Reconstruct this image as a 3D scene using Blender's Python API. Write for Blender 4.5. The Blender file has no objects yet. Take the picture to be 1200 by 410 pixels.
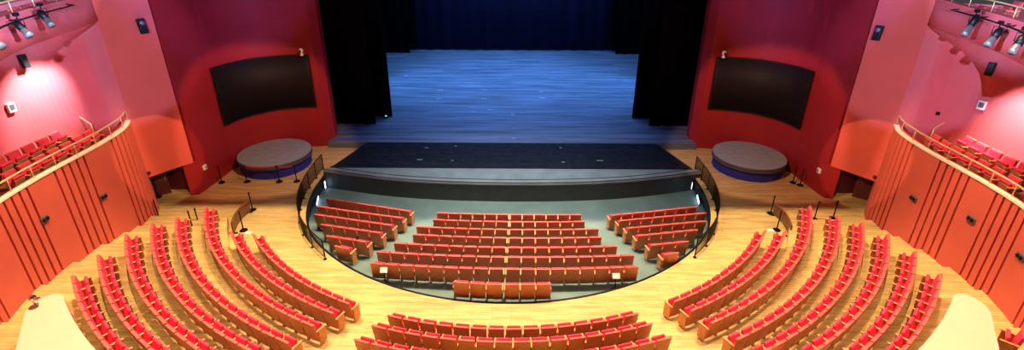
import bpy, bmesh, math, random
from mathutils import Vector, Matrix
random.seed(5)
PI = math.pi
R = math.radians
SC = bpy.context.scene
COL = SC.collection

# ------------------------------------------------------------------ camera
F, TH, CY, ROLL, H = 590.74, 0.424212, 177.84, 0.0056067, 11.6
cam_d = bpy.data.cameras.new('camera')
cam = bpy.data.objects.new('camera', cam_d)
COL.objects.link(cam)
cam_d.sensor_fit = 'HORIZONTAL'
cam_d.sensor_width = 36.0
cam_d.lens = 36.0 * F / 1200.0
cam_d.shift_y = (CY - 205.0) / 1200.0
cam_d.clip_end = 300
fw = Vector((0, math.cos(TH), -math.sin(TH)))
up0 = Vector((0, math.sin(TH), math.cos(TH)))
rt0 = Vector((1, 0, 0))
# the picture is turned clockwise by ROLL
rt = rt0 * math.cos(ROLL) + up0 * math.sin(ROLL)
up = up0 * math.cos(ROLL) - rt0 * math.sin(ROLL)
M = Matrix((rt, up, -fw)).transposed().to_4x4()
M.translation = Vector((0, 0, H))
cam.matrix_world = M
SC.camera = cam


def ray(px, py):
    u, v = (px - 600.0) / F, (py - CY) / F
    return fw + rt * u - up * v


def at(px, py, z):
    """the point of height z that the photograph shows at this pixel"""
    d = ray(px, py)
    k = (z - H) / d.z
    return Vector((d.x * k, d.y * k, z))


def project(p):
    q = Vector(p) - Vector((0, 0, H))
    dep = q.dot(fw)
    return 600 + F * q.dot(rt) / dep, CY - F * q.dot(up) / dep, dep


# ------------------------------------------------------------------ materials
def lin(c):
    c = c / 255.0
    return c / 12.92 if c <= 0.04045 else ((c + 0.055) / 1.055) ** 2.4


def rgb(r, g, b):
    return (lin(r), lin(g), lin(b), 1.0)


def mat(name, col, rough=0.6, metal=0.0, noise=0.0, scale=8.0, bump=0.0, stretch=None, emit=None, estr=0.0, coat=0.0, spec=0.5):
    m = bpy.data.materials.new(name)
    m.use_nodes = True
    nt = m.node_tree
    b = nt.nodes['Principled BSDF']
    b.inputs['Roughness'].default_value = rough
    b.inputs['Metallic'].default_value = metal
    b.inputs['Specular IOR Level'].default_value = spec
    b.inputs['Coat Weight'].default_value = coat
    c = rgb(*col)
    b.inputs['Base Color'].default_value = c
    if noise or bump:
        tc = nt.nodes.new('ShaderNodeTexCoord')
        mp = nt.nodes.new('ShaderNodeMapping')
        if stretch:
            mp.inputs['Scale'].default_value = stretch
        nz = nt.nodes.new('ShaderNodeTexNoise')
        nz.inputs['Scale'].default_value = scale
        nz.inputs['Detail'].default_value = 5
        nt.links.new(tc.outputs['Object'], mp.inputs['Vector'])
        nt.links.new(mp.outputs['Vector'], nz.inputs['Vector'])
        if noise:
            rp = nt.nodes.new('ShaderNodeValToRGB')
            rp.color_ramp.elements[0].position = 0.3
            rp.color_ramp.elements[1].position = 0.7
            rp.color_ramp.elements[0].color = [max(0, x * (1 - noise)) for x in c[:3]] + [1]
            rp.color_ramp.elements[1].color = [min(1, x * (1 + noise)) for x in c[:3]] + [1]
            nt.links.new(nz.outputs['Fac'], rp.inputs['Fac'])
            nt.links.new(rp.outputs['Color'], b.inputs['Base Color'])
        if bump:
            bp = nt.nodes.new('ShaderNodeBump')
            bp.inputs['Strength'].default_value = bump
            bp.inputs['Distance'].default_value = 0.01
            nt.links.new(nz.outputs['Fac'], bp.inputs['Height'])
            nt.links.new(bp.outputs['Normal'], b.inputs['Normal'])
    if emit:
        b.inputs['Emission Color'].default_value = rgb(*emit)
        b.inputs['Emission Strength'].default_value = estr
    return m


def plank_mat(name, c1, c2, mortar, w, h, rough, noise_amt, spec=0.5, rot=0.0, streak=(0.5, 5.0)):
    """floor boards running along x"""
    m = bpy.data.materials.new(name)
    m.use_nodes = True
    nt = m.node_tree
    b = nt.nodes['Principled BSDF']
    b.inputs['Roughness'].default_value = rough
    b.inputs['Specular IOR Level'].default_value = spec
    tc = nt.nodes.new('ShaderNodeTexCoord')
    mp = nt.nodes.new('ShaderNodeMapping')
    mp.inputs['Rotation'].default_value[2] = rot
    br = nt.nodes.new('ShaderNodeTexBrick')
    br.inputs['Scale'].default_value = 1.0
    br.inputs['Brick Width'].default_value = w
    br.inputs['Row Height'].default_value = h
    br.inputs['Mortar Size'].default_value = 0.004
    br.inputs['Bias'].default_value = 0.0
    br.inputs['Color1'].default_value = rgb(*c1)
    br.inputs['Color2'].default_value = rgb(*c2)
    br.inputs['Mortar'].default_value = rgb(*mortar)
    nz = nt.nodes.new('ShaderNodeTexNoise')
    nz.inputs['Scale'].default_value = 1.6
    nz.inputs['Detail'].default_value = 8
    nz.inputs['Roughness'].default_value = 0.65
    mp2 = nt.nodes.new('ShaderNodeMapping')
    mp2.inputs['Rotation'].default_value[2] = rot
    mp2.inputs['Scale'].default_value = (streak[0], streak[1], 1.0)
    mx = nt.nodes.new('ShaderNodeMix')
    mx.data_type = 'RGBA'
    mx.blend_type = 'MULTIPLY'
    mx.inputs['Factor'].default_value = 1.0
    rp = nt.nodes.new('ShaderNodeValToRGB')
    lo = 1 - noise_amt
    rp.color_ramp.elements[0].position = 0.38
    rp.color_ramp.elements[1].position = 0.62
    rp.color_ramp.elements[0].color = (lo, lo, lo, 1)
    rp.color_ramp.elements[1].color = (1, 1, 1, 1)
    L = nt.links.new
    L(tc.outputs['Object'], mp.inputs['Vector'])
    L(mp.outputs['Vector'], br.inputs['Vector'])
    L(tc.outputs['Object'], mp2.inputs['Vector'])
    L(mp2.outputs['Vector'], nz.inputs['Vector'])
    L(nz.outputs['Fac'], rp.inputs['Fac'])
    L(br.outputs['Color'], mx.inputs['A'])
    L(rp.outputs['Color'], mx.inputs['B'])
    L(mx.outputs['Result'], b.inputs['Base Color'])
    return m


MT = {}
MT['wood_floor'] = plank_mat('honey_oak_boards', (226, 190, 120), (214, 172, 102), (178, 128, 68), 1.3, 0.11, 0.42, 0.36, 0.4)
MT['stage_floor'] = plank_mat('worn_grey_stage_boards', (122, 134, 148), (104, 114, 130), (70, 76, 90), 6.0, 0.3, 0.45, 0.62, 0.5, streak=(0.12, 1.7))
MT['lift_floor'] = plank_mat('dark_lift_boards', (42, 46, 56), (32, 36, 44), (18, 20, 26), 2.0, 0.2, 0.75, 0.75, 0.08, streak=(1.4, 6.0))
MT['apron_floor'] = mat('grey_apron_paint', (118, 128, 128), 0.6, noise=0.18, scale=1.2)
MT['apron_face'] = mat('dark_apron_face', (58, 66, 62), 0.6, noise=0.15, scale=2)
MT['pit_floor'] = mat('grey_green_pit_floor', (106, 126, 118), 0.55, noise=0.16, scale=0.9)
MT['pit_wall'] = mat('dark_pit_wall', (34, 34, 44), 0.5)
MT['black'] = mat('black_serge', (9, 9, 11), 0.95, noise=0.2, scale=3, spec=0.1)
MT['navy'] = mat('navy_backdrop', (24, 28, 54), 0.9, noise=0.18, scale=0.5, stretch=(3, 1, 0.15), spec=0.1)
MT['panel'] = mat('coral_red_paint', (214, 88, 76), 0.65, noise=0.04, scale=1.0)
MT['deep_red'] = mat('deep_red_paint', (158, 28, 32), 0.6, noise=0.05, scale=1.0)
MT['flute'] = mat('coral_fluted_panel', (208, 90, 72), 0.6, noise=0.05, scale=1.5)
MT['gallery'] = mat('rose_red_paint', (206, 90, 94), 0.6, noise=0.05, scale=1.0)
MT['ledge'] = mat('cream_ledge', (246, 224, 194), 0.5)
MT['cream'] = mat('cream_parapet', (222, 188, 160), 0.5, noise=0.03, scale=1.2)
MT['brass'] = mat('brushed_brass', (236, 200, 146), 0.35, 0.45)
MT['chrome'] = mat('chrome', (210, 210, 212), 0.2, 1.0)
MT['silver'] = mat('satin_silver', (120, 120, 122), 0.4, 0.6)
MT['red_fabric'] = mat('scarlet_seat_fabric', (224, 58, 84), 0.85, noise=0.12, scale=18, spec=0.2)
MT['seat_wood'] = mat('amber_seat_veneer', (202, 130, 84), 0.4, noise=0.22, scale=5, stretch=(1, 1, 6))
MT['lit_salmon'] = mat('salmon_lit_red', (212, 92, 76), 0.5, noise=0.1, scale=6)  # red seat tops washed pale by lamps, put into the colour; undersides share it
MT['arm_wood'] = mat('golden_arm_wood', (226, 148, 88), 0.4, noise=0.12, scale=10)
MT['dark_metal'] = mat('dark_metal', (24, 24, 26), 0.45, 0.6)
MT['black_plastic'] = mat('black_plastic', (10, 10, 11), 0.5, spec=0.2)
MT['screen'] = mat('dark_led_screen', (22, 15, 17), 0.6, spec=0.3)
MT['screen_edge'] = mat('dark_screen_edge', (16, 14, 16), 0.5)
MT['platform_top'] = mat('grey_platform_top', (150, 158, 162), 0.6, noise=0.12, scale=2.5)
MT['platform_rim'] = mat('slate_platform_rim', (70, 74, 82), 0.6)
MT['blue_skirt'] = mat('royal_blue_skirt', (34, 40, 150), 0.8, noise=0.15, scale=3)
MT['white'] = mat('white_plastic', (232, 230, 226), 0.5)
MT['lens'] = mat('lamp_glass', (120, 122, 126), 0.15)
MT['belt'] = mat('red_belt', (200, 30, 34), 0.7)
MT['dark_wood'] = mat('walnut_panel', (120, 72, 38), 0.45, noise=0.2, scale=4, stretch=(1, 1, 5))
MT['brown'] = mat('brown_gallery_floor', (150, 100, 58), 0.5, noise=0.15, scale=3)
MT['door'] = mat('dark_maroon_door', (84, 20, 24), 0.5)
MT['tape'] = mat('white_tape', (200, 205, 215), 0.6)
MT['glow'] = mat('cool_light_strip', (220, 235, 255), 0.5, emit=(190, 215, 255), estr=6.0)
MT['lamp_green'] = mat('small_green_lamp', (60, 200, 140), 0.5, emit=(90, 255, 170), estr=2.0)
MT['cut_slab'] = mat('cut_slab_paint', (60, 40, 40), 0.8)
MT['dark_void'] = mat('dark_stage_wall', (12, 12, 15), 0.9)


# ------------------------------------------------------------------ mesh builder
class MB:
    def __init__(self):
        self.v, self.f, self.mi, self.sm = [], [], [], []

    def add(self, vs, fs, mi=0, smooth=False):
        o = len(self.v)
        self.v += [tuple(x) for x in vs]
        for f in fs:
            self.f.append([i + o for i in f])
            self.mi.append(mi)
            self.sm.append(smooth)
        return self

    def box(self, c, s, rot=None, bev=0.0, mi=0):
        bm = bmesh.new()
        bmesh.ops.create_cube(bm, size=1.0)
        for v in bm.verts:
            v.co = Vector((v.co.x * s[0], v.co.y * s[1], v.co.z * s[2]))
        if bev:
            bmesh.ops.bevel(bm, geom=bm.edges[:], offset=bev, segments=2, affect='EDGES', profile=0.5)
        if rot:
            bm.transform(rot if isinstance(rot, Matrix) else Matrix.Rotation(rot, 4, 'Z'))
        bm.transform(Matrix.Translation(c))
        self._bm(bm, mi, bool(bev))
        return self

    def _bm(self, bm, mi=0, smooth=False):
        bm.verts.index_update()
        self.add([v.co[:] for v in bm.verts], [[v.index for v in f.verts] for f in bm.faces], mi, False)
        bm.free()

    def prism(self, poly, z0, z1, mi=0):
        """upright prism over a plan polygon (counter-clockwise); z1 may be a function of (x, y)"""
        n = len(poly)
        top = [(p[0], p[1], z1(p[0], p[1]) if callable(z1) else z1) for p in poly]
        bot = [(p[0], p[1], z0(p[0], p[1]) if callable(z0) else z0) for p in poly]
        fs = [list(range(n)), list(range(2 * n - 1, n - 1, -1))]
        for i in range(n):
            j = (i + 1) % n
            fs.append([i, n + i, n + j, j])
        return self.add(top + bot, fs, mi)

    def wall(self, line, z0, z1, t, mi=0, smooth=False):
        """wall along a plan polyline, thickness t to the left of its direction; z0, z1 numbers or lists"""
        n = len(line)
        P = [Vector((p[0], p[1])) for p in line]
        N = []
        for i in range(n):
            d = (P[min(i + 1, n - 1)] - P[max(i - 1, 0)]).normalized()
            N.append(Vector((-d.y, d.x)))
        a = z0 if isinstance(z0, (list, tuple)) else [z0] * n
        b = z1 if isinstance(z1, (list, tuple)) else [z1] * n
        vs = []
        for i in range(n):
            q = P[i] + N[i] * t
            vs += [(P[i].x, P[i].y, a[i]), (P[i].x, P[i].y, b[i]), (q.x, q.y, b[i]), (q.x, q.y, a[i])]
        fs = []
        for i in range(n - 1):
            o, k = 4 * i, 4 * i + 4
            for s in range(4):
                e = (s + 1) % 4
                fs.append([o + s, k + s, k + e, o + e])
        fs += [[3, 2, 1, 0], [4 * n - 4, 4 * n - 3, 4 * n - 2, 4 * n - 1]]
        return self.add(vs, fs, mi, smooth)

    def tube(self, path, r, n=8, mi=0, caps=True):
        P = [Vector(p) for p in path]
        rings = []
        for i, p in enumerate(P):
            d = (P[min(i + 1, len(P) - 1)] - P[max(i - 1, 0)])
            d = d.normalized() if d.length > 1e-9 else Vector((0, 0, 1))
            a = Vector((0, 0, 1)) if abs(d.z) < 0.9 else Vector((1, 0, 0))
            u = d.cross(a).normalized()
            w = d.cross(u).normalized()
            rr = r[i] if isinstance(r, (list, tuple)) else r
            rings.append([p + (u * math.cos(2 * PI * k / n) + w * math.sin(2 * PI * k / n)) * rr for k in range(n)])
        vs = [q for g in rings for q in g]
        fs = []
        for i in range(len(P) - 1):
            for k in range(n):
                j = (k + 1) % n
                fs.append([i * n + k, i * n + j, (i + 1) * n + j, (i + 1) * n + k])
        if caps:
            fs.append(list(range(n))[::-1])
            fs.append([(len(P) - 1) * n + k for k in range(n)])
        return self.add(vs, fs, mi, True)

    def lathe(self, prof, c=(0, 0, 0), n=24, mi=0):
        """profile of (radius, z) turned about z"""
        vs = []
        for r, z in prof:
            for k in range(n):
                a = 2 * PI * k / n
                vs.append((c[0] + r * math.cos(a), c[1] + r * math.sin(a), c[2] + z))
        fs = []
        for i in range(len(prof) - 1):
            for k in range(n):
                j = (k + 1) % n
                fs.append([i * n + k, i * n + j, (i + 1) * n + j, (i + 1) * n + k])
        fs.append([k for k in range(n)][::-1])
        fs.append([(len(prof) - 1) * n + k for k in range(n)])
        return self.add(vs, fs, mi, False)

    def mirror(self):
        """mirrored in x"""
        self.v = [(-x, y, z) for x, y, z in self.v]
        self.f = [f[::-1] for f in self.f]
        return self

    def build(self, name, m, parent=None, fix=True):
        me = bpy.data.meshes.new(name)
        me.from_pydata(self.v, [], self.f)
        ms = m if isinstance(m, (list, tuple)) else [m]
        for x in ms:
            me.materials.append(x)
        me.polygons.foreach_set('material_index', self.mi)
        me.polygons.foreach_set('use_smooth', self.sm)
        if fix:
            bm = bmesh.new()
            bm.from_mesh(me)
            bmesh.ops.recalc_face_normals(bm, faces=bm.faces[:])
            bm.to_mesh(me)
            bm.free()
        me.update()
        o = bpy.data.objects.new(name, me)
        COL.objects.link(o)
        if parent:
            o.parent = parent
        return o


def empty(name, loc=(0, 0, 0), rz=0.0):
    o = bpy.data.objects.new(name, None)
    o.location = loc
    o.rotation_euler = (0, 0, rz)
    o.empty_display_size = 0.1
    COL.objects.link(o)
    return o


def tag(o, label, cat, group=None):
    o['label'] = label
    o['category'] = cat
    if group:
        o['group'] = group
    return o


def struct(o):
    o['kind'] = 'structure'
    return o


def copy_tree(o, parent=None):
    c = o.copy()
    COL.objects.link(c)
    c.parent = parent
    for k in list(o.children):
        copy_tree(k, c)
    return c


def arc(c, r, a0, a1, n):
    """plan arc; angle measured from -y, positive to +x"""
    return [(c[0] + r * math.sin(R(a0 + (a1 - a0) * i / n)), c[1] - r * math.cos(R(a0 + (a1 - a0) * i / n))) for i in range(n + 1)]


def smooth_line(pts, n=6):
    """Catmull-Rom through plan points"""
    P = [Vector((p[0], p[1])) for p in pts]
    out = []
    for i in range(len(P) - 1):
        a, b, c, d = P[max(i - 1, 0)], P[i], P[i + 1], P[min(i + 2, len(P) - 1)]
        for k in range(n):
            t = k / n
            out.append(0.5 * ((2 * b) + (c - a) * t + (2 * a - 5 * b + 4 * c - d) * t * t + (3 * b - a - 3 * c + d) * t ** 3))
    out.append(P[-1])
    return [(p.x, p.y) for p in out]


def mirx(line):
    return [(-x, y) for x, y in line]


SIDES = ((-1, 'left'), (1, 'right'))
ZR = -0.37                      # the walkway round the pit; the stage deck is at 0
CX, CYC = -0.15, 24.12          # centre of the curved rows
RN = {1: 12.49, 2: 13.18, 3: 13.97, 4: 14.89, 5: 15.63, 6: 16.35, 7: 17.06, 8: 17.69, 9: 18.5}
def zt(n): return -0.37 + 0.178 * (n - 1)
HEAD = {1: (-53.3, 56.1), 2: (-55.0, 56.4), 3: (-64.8, 66.3), 4: (-61.7, 63.3), 5: (-60.1, 61.6), 6: (-57.3, 58.5), 7: (-52.8, 54.7), 8: (-48.9, 50.3)}
TAIL = (-23.7, 25.8)
CEND = {1: (-17.4, 19.6), 2: (-17.9, 19.7), 3: (-18.1, 20.1), 4: (-18.3, 20.5)}

# ------------------------------------------------------------------ floors
def rim_r(a):
    t = min(1.0, max(0.0, (abs(a) - 50) / 42.0))
    return 10.4 - 0.75 * t * t * (3 - 2 * t)
RIM = [(CX + rim_r(a) * math.sin(R(a)), CYC - rim_r(a) * math.cos(R(a))) for a in [-92 + 184 * i / 92 for i in range(93)]]

ring = [(-20, 31), (-20, 3), (20, 3), (20, 31), (8.2, 31), (8.2, 27.2)] + RIM[::-1] + [(-8.2, 27.2), (-8.2, 31)]
struct(MB().prism(ring, ZR - 0.08, ZR).build('floor_walkway', MT['wood_floor']))
for n in range(2, 10):
    ri = RN[n - 1] + 0.13
    ym = CYC - RN[min(n, 8)] * math.cos(R(max(abs(HEAD[min(n, 8)][0]), HEAD[min(n, 8)][1]))) + 0.25
    if n == 9:
        ym = 11.2
    am = math.degrees(math.acos(max(-1, min(1, (CYC - ym) / ri))))
    pl = arc((CX, CYC), ri, am, -am, 90)
    poly = [(-17.2, ym), (-17.2, 3), (17.2, 3), (17.2, ym)] + pl
    struct(MB().prism(poly, ZR - 0.06, zt(n)).build('floor_tier', MT['wood_floor']))


def zpit(x, y): return -1.05 + max(0.0, 19.6 - y) * 0.083
# pit floor: a fan of strips so that it can slope up towards the rear
pf = MB()
cols = [-11 + 22 * i / 22 for i in range(23)]
yrow = [13.4 + 0.5 * i for i in range(13)] + [19.6, 23.9]
vs = [(x, y, zpit(x, y)) for y in yrow for x in cols]
nx = len(cols)
pf.add(vs, [[j * nx + i, j * nx + i + 1, (j + 1) * nx + i + 1, (j + 1) * nx + i] for j in range(len(yrow) - 1) for i in range(nx - 1)])
struct(pf.build('floor_pit', MT['pit_floor']))
struct(MB().wall(RIM, -1.25, ZR - 0.01, -0.08).build('wall_pit', MT['pit_wall']))
inner = [(CX + (x - CX) * 0.992, CYC + (y - CYC) * 0.992) for x, y in RIM]
struct(MB().wall(inner, ZR - 0.09, ZR + 0.012, -0.07).build('trim_pit_edge', MT['dark_metal']))

AP = smooth_line([(-9.75, 23.42), (-6.4, 22.56), (-3.37, 22.16), (0, 22.04), (3.37, 22.16), (6.4, 22.56), (9.75, 23.42)], 8)
struct(MB().prism(AP + [(9.6, 23.56), (-9.6, 23.56)], -1.15, -0.004).build('floor_apron', MT['apron_floor']))
face = [(x, y - 0.02) for x, y in AP]
struct(MB().wall(face, -1.15, -0.1, -0.06).build('wall_stage_front', MT['apron_face']))
struct(MB().wall([(x, y - 0.06) for x, y in AP], -0.13, -0.055, -0.05).build('trim_stage_lip', MT['apron_floor']))
struct(MB().wall([(x, y + 0.26) for x, y in AP][2:-2], -0.003, 0.006, 0.05).build('trim_apron_slot', MT['black']))
struct(MB().prism([(-9.46, 23.56), (9.46, 23.56), (8.4, 26.95), (-8.4, 26.95)], -1.15, 0.0).build('floor_lift', MT['lift_floor']))
struct(MB().prism([(-10.75, 26.95), (10.75, 26.95), (10.6, 28.4), (14, 28.6), (14, 51.6), (-14, 51.6), (-14, 28.6), (-10.6, 28.4)], -0.5, 0.0).build('floor_stage', MT['stage_floor']))

# ------------------------------------------------------------------ stage walls, drapes
struct(MB().box((0, 51.8, 7), (29, 0.3, 15)).build('wall_stage_rear', MT['dark_void']))
for s, nm in SIDES:
    struct(MB().box((s * 14.1, 40, 7), (0.3, 24, 15)).build('wall_stage_' + nm, MT['dark_void']))


def drape(name, x0, x1, y, z0, z1, m, folds, amp, label, cat='curtain', group=None):
    """hanging cloth with soft folds and a hem, thick enough to be cloth"""
    t = empty(name, ((x0 + x1) / 2, y, z0))
    n = max(8, int(abs(x1 - x0) * folds * 6))
    line = [(x0 + (x1 - x0) * i / n - (x0 + x1) / 2, amp * math.sin(i * 2 * PI / 6.0) + amp * 0.4 * math.sin(i * 0.71)) for i in range(n + 1)]
    MB().wall(line, 0.06, z1 - z0, 0.02, smooth=True).build('cloth', m, t)
    MB().wall([(x, yy - 0.012) for x, yy in line], 0.0, 0.12, 0.044, smooth=True).build('hem', m, t)
    return tag(t, label, cat, group)


TOP = 13.0
for s, nm in SIDES:
    drape('stage_curtain', s * 11.6, s * 8.65, 29.85, 0.0, TOP, MT['black'], 1.6, 0.05, 'black stage curtain nearest the audience beside the %s red proscenium' % nm, group='black masking legs')
    drape('stage_curtain', s * 12.2, s * 7.9, 31.25, 0.0, TOP, MT['black'], 1.4, 0.05, 'black stage curtain just behind the foremost one at stage %s of photo' % nm, group='black masking legs')
    drape('stage_curtain', s * 13.4, s * 10.08, 49.2, 0.0, TOP, MT['black'], 1.2, 0.05, 'dark curtain far upstage reaching the blue floor at its %s edge' % nm, group='black masking legs')
    drape('stage_curtain', s * 12.0, s * 9.32, 49.55, 0.68, TOP, MT['black'], 1.2, 0.04, 'black curtain with raised hem covering the %s edge of the navy backdrop' % nm, group='black masking legs')
drape('backdrop', -12.2, 12.2, 50.5, 0.0, TOP, MT['navy'], 0.7, 0.06, 'wide navy blue backdrop cloth across the back of the stage', 'backdrop')

# a small equipment box with a pilot lamp at the foot of the second curtain
t = empty('stage_box', at(452.5, 138.2, 0))
MB().box((0, 0, 0.12), (0.24, 0.2, 0.24), bev=0.02).build('case', MT['black_plastic'], t)
MB().box((0.03, -0.105, 0.18), (0.09, 0.02, 0.06)).build('pilot_lamp', MT['lamp_green'], t)
tag(t, 'small dark equipment box with a green pilot lamp by the black curtain', 'box')

# strips of tape on the boards
TAPE = [(516, 105.5, .5), (568, 105, .4), (514, 115.5, .5), (567, 115.5, .45), (476, 88.5, .35), (634, 107.5, .4), (635, 114.5, .55), (601, 134, .3), (602, 162, .3), (740, 119, .4), (574, 128.5, .4), (555, 131, .25)]
for i, (px, py, ln) in enumerate(TAPE):
    p = at(px, py, 0.004)
    o = MB().box((0, 0, 0), (ln * 0.8, 0.06, 0.006), bev=0.002).build('tape_mark', MT['tape'])
    o.location = p
    tag(o, 'short strip of white marking tape on the blue lit stage boards', 'tape', 'white tape marks on the stage')
for px, py, ln in [(703, 188, .6), (657, 173, .25), (660, 190, .25), (500, 173, .3), (492, 187, .5), (534, 171, .25), (530, 188, .25)]:
    p = at(px, py, 0.004)
    o = MB().box((0, 0, 0), (ln * 0.6, 0.04, 0.006), bev=0.002).build('tape_mark', MT['tape'])
    o.location = p
    tag(o, 'short strip of white tape on the dark lift at the stage front', 'tape', 'white tape marks on the dark lift')

# ------------------------------------------------------------------ side walls
WTOP = 13.0
LEDARC = smooth_line([(-14.83, 24.1), (-14.45, 25.25), (-13.5, 26.4), (-12.2, 27.0), (-10.82, 27.22)], 6)
LEDBASE = [(-15.42, 21.2), (-15.06, 21.28), (-14.92, 22.75), (-14.83, 24.1)]
RET = [(-10.82, 27.22), (-10.5, 27.66), (-10.62, 28.5)]
LED_LINE = LEDARC
for s, nm in SIDES:
    line = [(-15.02, 21.62)] + LEDBASE[2:] + LEDARC[1:]
    w = MB().wall(line, 1.3, WTOP, 0.35).wall(LEDBASE + LEDARC[1:], ZR, 1.3, 0.35)
    if s > 0: w.mirror()
    struct(w.build('wall_%s' % nm, MT['deep_red']))
    w = MB().wall(RET + [(-11.2, 28.6)], ZR, WTOP, 0.3)
    if s > 0: w.mirror()
    struct(w.build('wall_%s_proscenium' % nm, MT['deep_red']))
    # the hanging panel over the side door, carried on round into the gallery rear wall
    pan = smooth_line([(-15.0, 21.4), (-15.55, 20.6), (-16.08, 19.82)], 5)
    w = MB().wall(pan[::-1], 1.3, WTOP, 0.3)
    if s > 0: w.mirror()
    struct(w.build('wall_%s_panel' % nm, MT['panel']))
    rear = smooth_line([(-16.08, 19.82), (-16.5, 19.45), (-17.3, 19.2), (-18.0, 18.7), (-18.35, 17.8), (-18.4, 16.5), (-18.3, 14.5), (-17.9, 12), (-17, 9)], 5)
    w = MB().wall(rear[::-1], 3.0, 9.0, 0.3)
    if s > 0: w.mirror()
    struct(w.build('wall_%s_gallery' % nm, MT['gallery']))
    # side door recess under the panel
    w = MB().box((-17.6, 21.9, 0.55), (3.6, 0.2, 1.9)).box((-19.0, 20.6, 0.55), (0.2, 3.2, 1.9)).box((-17.6, 21.0, 1.5), (3.2, 2.4, 0.15))
    if s > 0: w.mirror()
    struct(w.build('wall_%s_lobby' % nm, MT['door']))
    dr = empty('door_%d' % (1 if s < 0 else 2), (s * 16.9, 21.2, ZR))
    struct(dr)
    dr.rotation_euler = (0, 0, s * R(-35))
    MB().box((0, 0, 0.78), (0.95, 0.06, 1.56), bev=0.01).build('door_leaf', MT['door'], dr)
    MB().box((0, -0.045, 0.45), (0.7, 0.02, 0.6), bev=0.008).box((0, -0.045, 1.15), (0.7, 0.02, 0.55), bev=0.008).build('door_panel', MT['door'], dr)
    MB().tube([(0.38, -0.04, 0.62), (0.38, -0.09, 0.62), (0.38, -0.09, 0.92), (0.38, -0.04, 0.92)], 0.014).build('door_handle', MT['chrome'], dr)

# fluted gallery front
FL = smooth_line([(-16.2, 20.03), (-15.72, 19.1), (-15.5, 18.0), (-15.42, 17.0), (-15.42, 16.0), (-15.42, 15.0), (-15.36, 14.0), (-15.22, 13.0), (-14.98, 12.0), (-14.6, 11.0), (-14.1, 10.0), (-13.5, 9.0)], 10)


def resample(line, step):
    P = [Vector(p) for p in line]
    out, S, acc = [(P[0], 0.0)], [], 0.0
    for a, b in zip(P, P[1:]):
        S.append((acc, a, b, (b - a).length))
        acc += (b - a).length
    k = step
    while k < acc:
        for s0, a, b, l in S:
            if s0 <= k <= s0 + l:
                out.append((a.lerp(b, (k - s0) / l), k))
                break
        k += step
    return out


GROOVES = [g + d for g in (1.0, 3.72, 6.1, 8.7) for d in (0.0, 0.31, 0.62, 0.93, 1.24)]
ZL = 4.0
for s, nm in SIDES:
    pts = resample(FL, 0.01)
    line = []
    def off_pt(i, dep):
        a, b = pts[max(i - 6, 0)][0], pts[min(i + 6, len(pts) - 1)][0]
        d = (b - a).normalized()
        n = Vector((d.y, -d.x))      # away from the hall
        if n.x > 0: n = -n
        p = pts[i][0]
        line.append((p.x + n.x * dep, p.y + n.y * dep))
    gi = {}
    for g in GROOVES:
        gi[int(g / 0.01)] = True
    i = 0
    while i < len(pts):
        if i in gi and i + 8 < len(pts):
            off_pt(i, 0.0); off_pt(i, 0.14); off_pt(i + 8, 0.14); off_pt(i + 8, 0.0)
            i += 9
        else:
            if i % 15 == 0: off_pt(i, 0.0)
            i += 1
    back = [(p.x - 0.3, p.y) for p, k in pts[::15]]
    w = MB().prism(line + back[::-1], ZR, ZL - 0.03)
    if s > 0: w.mirror()
    struct(w.build('wall_%s_gallery_front' % nm, MT['flute']))
    w = MB().wall([(x + 0.03, y) for x, y in FL][::-1], ZL - 0.04, ZL + 0.03, 0.16)
    if s > 0: w.mirror()
    struct(w.build('trim_%s_ledge' % nm, MT['ledge']))
    w = MB().wall([(x - 0.31, y) for x, y in FL][::-1], 3.0, ZL - 0.3, 0.04)
    if s > 0: w.mirror()
    struct(w.build('trim_%s_parapet_lining' % nm, MT['dark_wood']))
    # gallery floor and the step of its rear row
    off = [(x - 0.2, y) for x, y in FL]
    fl = off + [(-19.0, 9.0), (-18.6, 19.0)]
    w = MB().prism(fl, 2.9, 3.27)
    if s > 0: w.mirror()
    struct(w.build('floor_%s_gallery' % nm, MT['brown']))
    st = [(x - 1.33, y) for x, y in FL if y < 19.0]
    w = MB().prism(st + [(-18.6, 9.0), (-18.5, 19.0)], 3.2, 3.47)
    if s > 0: w.mirror()
    struct(w.build('floor_%s_gallery_step' % nm, MT['brown']))
    # brass rail on the ledge
    t = empty('gallery_rail', (0, 0, 0))
    rl = [(p.x - 0.05, p.y) for p, k in resample(FL, 0.3)][1:]
    z = ZL + 0.03
    path = [(x, y, z + 0.42) for x, y in rl]
    r_ = MB().tube(path, 0.032)
    pp = [MB().tube([(rl[i][0], rl[i][1], z - 0.02), (rl[i][0], rl[i][1], z + 0.42)], 0.016) for i in range(0, len(rl), 3)]
    for q in [r_] + pp:
        if s > 0: q.mirror()
    r_.build('handrail', MT['brass'], t)
    for q in pp:
        q.build('post', MT['brass'], t)
    tag(t, 'brass handrail on short posts along the cream ledge of the %s gallery' % nm, 'railing')
    # bent stair handrail at the end of the gallery rows
    t = empty('stair_handrail', (s * 16.9, 18.9, 3.27))
    q = MB().tube([(s * 0.05, 0, 0), (s * 0.05, 0, 0.86), (s * 0.08, 0.03, 0.9), (s * 0.95, 0.35, 1.3)], 0.03)
    q.build('rail', MT['brass'], t)
    MB().lathe([(0.06, 0), (0.06, 0.02), (0.03, 0.03)], (s * 0.05, 0, 0), 16).build('foot_plate', MT['brass'], t)
    tag(t, 'bent brass handrail rising to the wall behind the %s gallery seats' % nm, 'handrail')

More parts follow.
